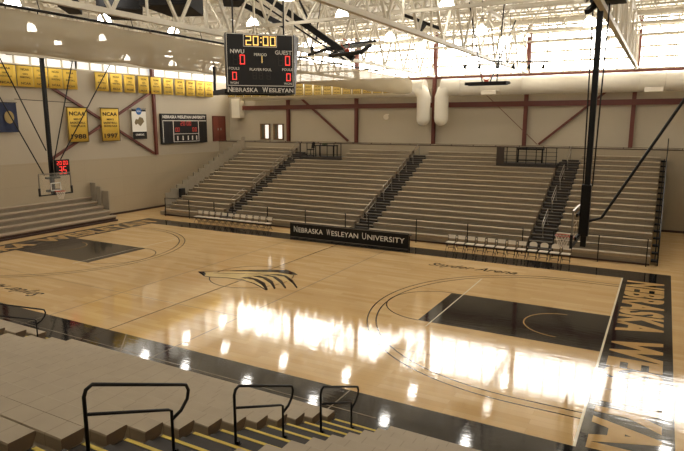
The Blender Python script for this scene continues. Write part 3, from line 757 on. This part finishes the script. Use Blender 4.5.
# stage spotlights on a pipe
t = thing('lighting_pipe', 'thin grey pipe under the roof carrying small spotlights, right of centre', 'pipe', (8, 12, 10.2))
MB().tube([(5.4, 12, 9.95), (9.9, 12, 9.75)], .03, 6).build('pipe', BLACK, t)
for x in (5.6, 7.9, 9.8): MB().tube([(x, 12, 9.85), (x, 12, 12.4)], .012, 5).build('hanger', BLACK, t)
sp = None
for i, (x, z) in enumerate(((5.6, 9.75), (6.4, 9.72), (7.4, 9.68), (8.2, 9.64), (9.0, 9.6), (9.7, 9.57))):
    lb = 'small black spotlight on the roof pipe, %s from the left' % nth(i)
    if sp is None:
        sp = thing('spotlight', lb, 'spotlight', (x, 12, z), 'spotlights on the pipe')
        MB().tube([(x, 12.0, z+.02), (x, 11.8, z-.15)], [.06, .09], 10).build('housing', BLACK, sp)
        MB().bar((x-.13, 12, z), (x-.13, 12, z+.22), .02).bar((x+.13, 12, z), (x+.13, 12, z+.22), .02).build('yoke', BLACK, sp)
    else: clone(sp, (x, 12, z), lb)
t = thing('stage_light', 'black stage light on a short arm under the roof above the air ducts', 'spotlight', (5.6, 5, 11))
MB().tube([(4.9, 5, 11.35), (6.6, 5, 10.65)], .07, 8).build('arm', BLACK, t); MB().tube([(5.9, 5, 10.9), (5.6, 4.8, 10.5)], [.1, .16], 10).build('housing', BLACK, t); MB().tube([(4.9, 5, 11.3), (4.9, 5, 12.5)], .015, 6).build('hanger', BLACK, t)

# hanging loudspeaker cabinets, upper left
for i, (c_, sx, sy, sz, rz, lb) in enumerate((((-1.7, -2.1, 11.32), 1.9, 2.4, .7, .4, 'large black loudspeaker cabinet under the roof, above and left of the hanging scoreboard'),
        ((-4.4, -2.3, 11.3), 1.7, 2.7, .55, .75, 'long black loudspeaker cabinet under the roof, second from the left'),
        ((-5.5, -3.9, 11.2), .7, 1.6, .35, .75, 'small black loudspeaker cabinet under the roof, farthest left'),
        ((.95, -1.9, 11.3), .8, 1.2, .55, .75, 'black loudspeaker cabinet directly above the hanging scoreboard'))):
    t = thing('hanging_loudspeaker', lb, 'loudspeaker', c_, 'hanging loudspeakers')
    ax = Vector((math.cos(rz), math.sin(rz), 0)); ay = Vector((-math.sin(rz), math.cos(rz), 0))
    poly = [(-sx/2, -sy/2), (sx/2, -sy/2), (sx*.36, sy/2), (-sx*.36, sy/2)]
    MB().prism(poly, Vector(c_)-Vector((0,0,sz/2)), ax, ay, (0,0,sz)).build('cabinet', BLACKC, t)
    MB().prism([(-sx*.44, 0), (sx*.44, 0), (sx*.44, sz*.8), (-sx*.44, sz*.8)], Vector(c_)-Vector((0,0,sz*.4))-ay*(sy/2+.02), ax, (0,0,1), ay*.015).build('grille', BLACK, t)
    m = MB()
    for s in (-1, 1): m.tube([Vector(c_)+ax*s*sx*.3, Vector(c_)+ax*s*sx*.3+Vector((0,0,12.5-c_[2]))], .015, 5)
    m.build('hanging_chain', BLACK, t)

# ------------------------------------------------------------------ raised divider curtain
t = thing('divider_curtain', 'translucent tan mesh divider curtain bundled up under the roof across midcourt', 'curtain', (.2, 0, 9))
m = MB(); n = 24; vs = []; fs = []
ys = [-23.0+.45*i for i in range(90)]; ys = [y for y in ys if y < 16.9] + [17.0, 17.15, 17.22]
for i, y in enumerate(ys):
    e = 1 if y < 16.9 else (.9, .6, .2)[min(2, max(0, i-(len(ys)-3)))]
    ph = (y+23) % 3.3/3.3; sag = .07*math.sin(PI*ph)
    for k in range(n):
        a = 2*PI*k/n; rx = .34*(1+.12*math.sin(3*a+y*2.1)+.08*math.sin(7*a-y*3.3)); rz = .52
        zz = 9.06+rz*math.sin(a)*e*(1+.03*math.sin(y*2.7+a*2))
        if math.sin(a) < 0: zz -= sag*(-math.sin(a))
        vs.append((.2+rx*math.cos(a)*e, y, zz))
for i in range(len(ys)-1):
    for k in range(n): fs.append((i*n+k, i*n+(k+1)%n, (i+1)*n+(k+1)%n, (i+1)*n+k))
m.add(vs, fs); m.build('bundled_mesh', MESHC, t, True)
MB().tube([(.2, -23, 9.68), (.2, 17.1, 9.68)], .04, 8).build('batten_pipe', BLACK, t)
m = MB()
for k in range(13): m.tube([(.2, -22+3.2*k, 9.7), (.1, -22+3.2*k, 10.0)], .012, 5)
m.build('hanging_chain', BLACK, t)

# ------------------------------------------------------------------ hanging scoreboard
A = Vector((2.13, -3.80, 0)); B = Vector((3.80, -2.13, 0)); rt = (B-A).normalized(); nn = Vector((rt.y, -rt.x, 0)); W = (B-A).length
zb, zt = 7.68, 9.68
t = thing('hanging_scoreboard', 'large black scoreboard hanging over the court showing 20:00', 'scoreboard', (2.6, -2.6, zb))
cab = MB(); dp = .45
cab.prism([(0, zb), (W, zb), (W, zt), (0, zt)], A, rt, (0,0,1), -nn*dp*.2)
q = [A, B, B-nn*.5+rt*.28, A-nn*.5]
q0 = [A, B, B-nn*.3+rt*.1, A-nn*.3]
cab.add([Vector((p.x, p.y, zb)) for p in q0]+[Vector((p.x, p.y, zt)) for p in q], [(3,2,1,0),(4,5,6,7),(0,1,5,4),(1,2,6,5),(2,3,7,6),(3,0,4,7)])
cab.build('cabinet', mat('scoreboard_case', lin(62, 60, 58), .5), t)
f = A+nn*.012
MB().prism([(0, zb), (W, zb), (W, zt), (0, zt)], A, rt, (0,0,1), nn*.01).build('face', mat('scoreboard_face', lin(16, 14, 14), .5), t)
def P_(u, v, l=.014): return A+rt*(u*W)+Vector((0,0,zb+(zt-zb)*v))+nn*l
def frame_lines(mb, u0, v0, u1, v1, tk=.022):
    H2 = zt-zb
    a0, b0, a1, b1 = u0*W, zb+v0*H2, u1*W, zb+v1*H2
    for r4 in ((a0,b0,a1,b0+tk),(a0,b1-tk,a1,b1),(a0,b0,a0+tk,b1),(a1-tk,b0,a1,b1)):
        mb.prism([(r4[0],r4[1]),(r4[2],r4[1]),(r4[2],r4[3]),(r4[0],r4[3])], A+nn*.011, rt, (0,0,1), nn*.006)
m = MB(); frame_lines(m, .01, .125, .985, .995); frame_lines(m, .255, .78, .745, .985)
for s_, u, v, h in (('NWU', .165, .70, .135), ('GUEST', .84, .70, .135), ('PERIOD', .5, .655, .09), ('FOULS', .115, .415, .085), ('FOULS', .895, .415, .085), ('PLAYER FOUL', .5, .405, .085), ('WON', .11, .175, .075), ('WON', .9, .175, .075)):
    m.text(s_, P_(u, v), rt, (0,0,1), h, bold=.02)
m.text('N', P_(.045, .065), rt, (0,0,1), .17, .15, bold=.02); m.text('EBRASKA', P_(.265, .058), rt, (0,0,1), .135, .88, bold=.02)
m.text('W', P_(.56, .065), rt, (0,0,1), .17, .2, bold=.02); m.text('ESLEYAN', P_(.8, .058), rt, (0,0,1), .135, .86, bold=.02)
m.build('lettering', WHITET, t)
m = MB()
for u, ch in ((.29, '2'), (.395, '0'), (.54, '0'), (.645, '0')): digit(m, ch, P_(u, .805), rt, (0,0,1), .19, .31, 0)
for v in (.85, .92): m.prism([(0,0),(.045,0),(.045,.045),(0,.045)], P_(.503, v), rt, (0,0,1), nn*.004)
digit(m, '1', P_(.475, .515), rt, (0,0,1), .12, .24, 0); m.build('clock_digits', YLED, t)
m = MB()
for u, v in ((.2, .485), (.865, .485)): digit(m, '0', P_(u, v), rt, (0,0,1), .17, .32, 0)
for u, v in ((.085, .225), (.88, .22)): digit(m, '0', P_(u, v), rt, (0,0,1), .15, .26, 0)
m.build('score_digits', REDLED, t)
m = MB()
for u in (.38, .47, .585): digit(m, '8', P_(u, .24), rt, (0,0,1), .14, .24, 0)
for u in (.1, .76): digit(m, '8', P_(u, .475), rt, (0,0,1), .18, .36, 0)
m.build('unlit_digits', OFFLED, t)
# open side frame running back on the left and the hanging steel
m = MB(); Lb = A-nn*1.5-rt*.3
m.bar(A+Vector((0,0,zb+.06)), Lb+Vector((0,0,zb+.06)), .16, .16); m.bar(Lb+Vector((0,0,zb)), Lb+Vector((0,0,zb+1.0)), .07)
Rb = B-nn*1.5
m.bar(Lb+Vector((0,0,zb+.06)), Rb+Vector((0,0,zb+.06)), .12); m.bar(B-nn*.2+Vector((0,0,zb+.06)), Rb+Vector((0,0,zb+.06)), .12)
m.build('side_frame', BLACK, t)
m = MB()
for p in (A+rt*.3-nn*.3, B-rt*.3-nn*.3): m.bar(p+Vector((0,0,zt)), p+Vector((0,0,12.4)), .04)
m.build('hanging_cable', BLACK, t)

# ------------------------------------------------------------------ air ducts
def duct(label, x0, x1):
    t = thing('air_duct', label, 'duct', ((x0+x1)/2, 20.95, 9.15), 'air ducts')
    K = 24; m = MB().tube([(x0, 21.15, 9.15), (x1, 21.15, 9.15)], .6, 24); m.build('main_run', DUCTM, t, True)
    m = MB(); k = math.ceil((x1-x0)/1.5)
    for i in range(k+1):
        x = x0+(x1-x0)*i/k; m.tube([(x-.02, 21.15, 9.15), (x+.02, 21.15, 9.15)], .615, 24)
    m.build('seam_bands', DUCTM, t)
    m = MB()
    for i in range(0, k+1, 3): m.box((x0+(x1-x0)*i/k*.96+.5, 21.6, 9.1), (x0+(x1-x0)*i/k*.96+.58, 22.39, 9.2))
    m.build('wall_bracket', STEEL, t)
    xe = x1 if x1 < 1 else x0; s = 1 if x1 < 1 else -1
    m = MB().tube([(xe-s*1.1, 21.14, 9.15), (xe-s*.45, 21.05, 9.08), (xe-s*.12, 21.0, 8.85), (xe, 21.0, 8.5), (xe, 21.0, 6.95), (xe, 21.0, 6.78), (xe, 21.02, 6.62), (xe, 21.04, 6.5), (xe, 21.05, 6.46)], [.5,.5,.5,.5,.5,.47,.38,.22,.05], 20)
    m.build('drop_leg', DUCTM, t, True)
    m = MB()
    for z in (8.45, 7.5): m.tube([(xe, 21.0, z-.015), (xe, 21.0, z+.015)], .512, 20)
    m.build('seam_bands', DUCTM, t)
duct('white round air duct running right along the far wall from the right drop leg', 1.12, 19.4)
duct('white round air duct running left along the far wall, ending in the left drop leg', -17.0, -.25)
t = MB().box((-18.75, YUP-.75, 7.1), (-17.85, YUP-.02, 8.75)); tag(t.build('heater_unit', DUCTM, bevel=.02), 'white boxy heater unit high in the far left corner', 'heater')
for i, (x, z, lb) in enumerate(((4.65, 8.55, 'white wedge light fixture under the air duct right of the drop legs'), (14.6, 8.5, 'white wedge light fixture under the air duct at the far right'))):
    m = MB().prism([(-.5,0),(.5,0),(.5,.28),(-.5,.28)], (x, 20.3, z), (1,0,0), (0,.1,1), (0,.2,0)); tag(m.build('wall_light', WHITEP, bevel=.02), lb, 'light fixture', 'wedge light fixtures')
for i, (x, z, lb) in enumerate(((-1.15-2.6, 7.2, 'small white wall horn speaker left of the air ducts'),)):
    t = thing('horn_speaker', lb, 'speaker', (x, 22.2, z))
    MB().tube([(x, 22.35, z), (x+.02, 22.1, z-.05), (x+.05, 21.95, z-.1)], [.06, .1, .22], 12).build('horn', WHITEP, t); MB().bar((x-.15, 22.33, z+.1), (x+.1, 22.33, z+.1), .08).build('bracket', WHITEP, t)

# ------------------------------------------------------------------ banners
XB = XW+.24
def banner(name, y0, y1, z0, z1, lines, label, group, cloth=YBAN, x=XB, border=True, bold=.03):
    t = thing(name, label, 'banner', (x, (y0+y1)/2, z1), group)
    vs = []; fs = []; n = 8
    for r in range(2):
        for i in range(n+1):
            y = y0+(y1-y0)*i/n; vs.append((x+.018*math.sin(i*1.7+y0)*(1-r), y, (z0, z1)[r]))
    for i in range(n): fs.append((i, i+1, n+2+i, n+1+i))
    o = MB().add(vs, fs).build('cloth', cloth, t, True)
    so = o.modifiers.new('thick', 'SOLIDIFY'); so.thickness = .01
    m = MB().tube([(x, y0-.03, z1), (x, y1+.03, z1)], .02, 6)
    for yy in (y0+.1, y1-.1): m.tube([(x, yy, z1), (XW+.005, yy, z1)], .012, 5)
    m.build('top_rod', BROWNT, t)
    m = MB(); W_ = y1-y0; H2 = z1-z0
    for txt, v, h, wf in lines:
        m.text(txt, (x+.028, (y0+y1)/2, z0+v*H2), (0,1,0), (0,0,1), h*H2, wf*W_, bold=bold)
    m.build('print', BROWNT, o)
    if border:
        m = MB(); k = .045
        for a in ((y0,z0,y1,z0+k),(y0,z1-k,y1,z1),(y0,z0,y0+k,z1),(y1-k,z0,y1,z1)): m.box((x+.02, a[0], a[1]), (x+.026, a[2], a[3]))
        m.build('border', BROWNT, o)
    return t
for y0, y1, yr, pl_, lb in ((5.55, 7.12, '1988', 'THIRD PLACE', 'framed yellow NCAA banner with 1988, left of the pair'), (8.2, 9.77, '1997', 'SECOND PLACE', 'framed yellow NCAA banner with 1997, right of the pair')):
    banner('year_banner', y0, y1, 5.36, 7.7, [('NCAA', .82, .105, .78), ("MEN'S", .66, .05, .38), ('BASKETBALL', .56, .055, .74), (pl_, .465, .055, .72), (yr, .17, .125, .74)], lb+' on the left wall', 'large year banners')
ws = [(1.0,2.28),(2.35,3.4),(3.43,4.37),(4.44,5.42),(5.46,6.5),(7.91,9.0),(9.17,10.2),(10.4,11.4),(11.7,12.7),(12.9,13.95),(14.2,15.2),(15.45,16.5),(16.7,17.7),(17.85,18.8),(18.9,19.9)]
for i, (a, b) in enumerate(ws):
    banner('pennant_banner', a, b, 8.85, 10.12, [('NCAA', .84, .09, .5), ('MEN', .65, .07, .25), ('BASKETBALL', .5, .07, .6), ('TEAM', .36, .07, .34), ('1986', .13, .1, .6)] if False else
           [('NCAA', .82, .1, .5), ('NWU', .6, .08, .3), ('BASKETBALL', .45, .08, .62), ('NCAA', .16, .1, .6)],
           'small yellow hanging banner high on the left wall, %s from the left' % nth(i), 'row of yellow banners on the left wall', border=False, bold=.02, x=XW+.3)
# white and black striped tournament banner
y0, y1, z0, z1 = 10.95, 12.3, 5.45, 7.72
t = thing('tournament_banner', 'white banner with a blue round logo and black foot beside the 1997 banner', 'banner', (XB, 11.6, z1))
MB().box((XB-.005, y0, z0), (XB+.005, y1, z1)).build('cloth', WHITET, t)
m = MB(); m.box((XB+.005, y0, z0), (XB+.012, y1, z0+.55)); m.box((XB+.005, y0, z1-.22), (XB+.012, y1, z1-.05)); m.build('black_bands', BLACKC, t)
m = MB(); m.prism([(.27*math.cos(a), .27*math.sin(a)) for a in [2*PI*i/20 for i in range(20)]], (XB+.013, 11.62, z1-.2), (0,1,0), (0,0,1), (.004,0,0)); m.build('round_logo', BLUET, t)
m = MB()
m.prism([(-.45,0),(-.3,.25),(-.1,.2),(.05,.4),(.35,.32),(.48,.05),(.3,-.1),(.1,-.3),(-.15,-.1),(-.35,-.2)], (XB+.008, 11.62, z0+1.25), (0,1,0), (0,0,1), (.004,0,0)); m.build('state_shape', mat('olive_print', lin(120, 104, 70), .7), t)
m = MB(); m.text('NCAA', (XB+.02, 11.62, z1-.2), (0,1,0), (0,0,1), .12, .35, bold=.02); m.text('CHAMPIONS', (XB+.016, 11.62, z0+.33), (0,1,0), (0,0,1), .14, .8, bold=.02); m.build('lettering', WHITET, t)
MB().tube([(XB, y0-.04, z1), (XB, y1+.04, z1)], .02, 6).build('top_rod', BLACK, t)
# navy flag
t = thing('state_flag', 'navy blue flag with a gold emblem at the left edge of the left wall', 'flag', (XB, 1.6, 7.85))
vs = []; fs = []
for r in range(7):
    for i in range(11):
        vs.append((XB+.04*math.sin(i*1.3)*r/6, .9+1.25*i/10+.03*r/6, 7.85-1.75*r/6))
for r in range(6):
    for i in range(10): fs.append((r*11+i, (r+1)*11+i, (r+1)*11+i+1, r*11+i+1))
o = MB().add(vs, fs).build('cloth', BLUE, t, True)
m = MB().prism([(.3*math.cos(a), .38*math.sin(a)) for a in [2*PI*i/18 for i in range(18)]], (XB+.06, 1.62, 7.0), (0,1,0), (0,0,1), (.006,0,0)); m.build('emblem', FLAGG, t)
MB().tube([(XB, .85, 7.87), (XB, 2.2, 7.87)], .02, 6).build('top_rod', BLACK, t)
# conference pennants hung in front of the far duct
xs = [-17.6+.86*i for i in range(19)]
for i, x in enumerate(xs):
    last = i == len(xs)-1
    zt_ = 9.72
    t = thing('conference_pennant', 'small gold pennant along the far wall behind the curtain, %s from the left' % nth(i), 'banner', (x+.36, 19.9, zt_), 'gold pennants on the far wall')
    MB().box((x, 19.895, 8.8), (x+.72, 19.905, zt_)).build('cloth', YBAN2, t)
    m = MB().tube([(x, 19.9, zt_), (x+.72, 19.9, zt_)], .015, 5)
    for xx in (x+.08, x+.64): m.tube([(xx, 19.9, zt_), (xx, 20.66, 9.5)], .012, 5)
    m.build('top_rod', BLACK, t)
    m = MB()
    for z in (8.95, 9.2, 9.45): m.text('NCAA', (x+.36, 19.89, z), (1,0,0), (0,0,1), .12, .5, bold=.02)
    k = .035
    for a in ((x, 8.8, x+.72, 8.8+k), (x, 8.8, x+k, zt_), (x+.72-k, 8.8, x+.72, zt_)): m.box((a[0], 19.885, a[1]), (a[2], 19.893, a[3]))
    m.build('print', BROWNT, t)
tag(MB().tube([(-17.8, 19.9, 9.74), (-1.1, 19.9, 9.74)], .02, 6).build('pennant_wire', BLACK), 'thin wire carrying the gold pennants along the far wall', 'wire')

# scoreboard on the left wall
y0, y1, z0, z1 = 13.85, 19.1, 5.0, 7.38
t = thing('wall_scoreboard', 'wide black statistics scoreboard on the left wall', 'scoreboard', (XW+.1, 16.5, z0))
MB().box((XW+.02, y0, z0), (XW+.2, y1, z1)).build('cabinet', mat('wall_board_face', lin(20, 17, 17), .5), t, bevel=.02)
X1 = XW+.205
m = MB(); m.text('NEBRASKA WESLEYAN UNIVERSITY', (X1, (y0+y1)/2, 7.13), (0,1,0), (0,0,1), .22, 4.9, bold=.03)
for a in ((14.0,5.12,14.04,6.85),(14.0,6.8,15.1,6.85),(15.1,5.12,15.16,6.85),(18.0,5.12,18.06,6.85),(15.1,5.75,18.0,5.79),(18.1,6.8,19.0,6.85),(15.1,5.12,18.0,5.16),(15.1,6.8,18.06,6.85)): m.box((X1, a[0], a[1]), (X1+.01, a[2], a[3]))
for y in (15.5, 16.1, 16.7, 17.2, 17.7): m.box((X1, y, 5.25), (X1+.01, y+.12, 5.6))
m.build('lettering', WHITET, t)
m = MB()
for y, z, ch in ((15.95,6.45,'2'),(16.25,6.45,'0'),(16.65,6.45,'0'),(16.95,6.45,'0'),(15.35,5.95,'0'),(15.6,5.95,'0'),(17.3,5.95,'0'),(17.6,5.95,'0')): digit(m, ch, (X1+.004, y, z), (0,1,0), (0,0,1), .2, .32, 0)
m.build('digits', DIMRED, t)
m = MB()
for yb_ in (14.15, 14.65, 18.2, 18.6):
    for k in range(7): digit(m, '8', (X1+.004, yb_, 5.2+k*.23), (0,1,0), (0,0,1), .1, .17, 0)
m.build('unlit_digits', OFFLED, t)
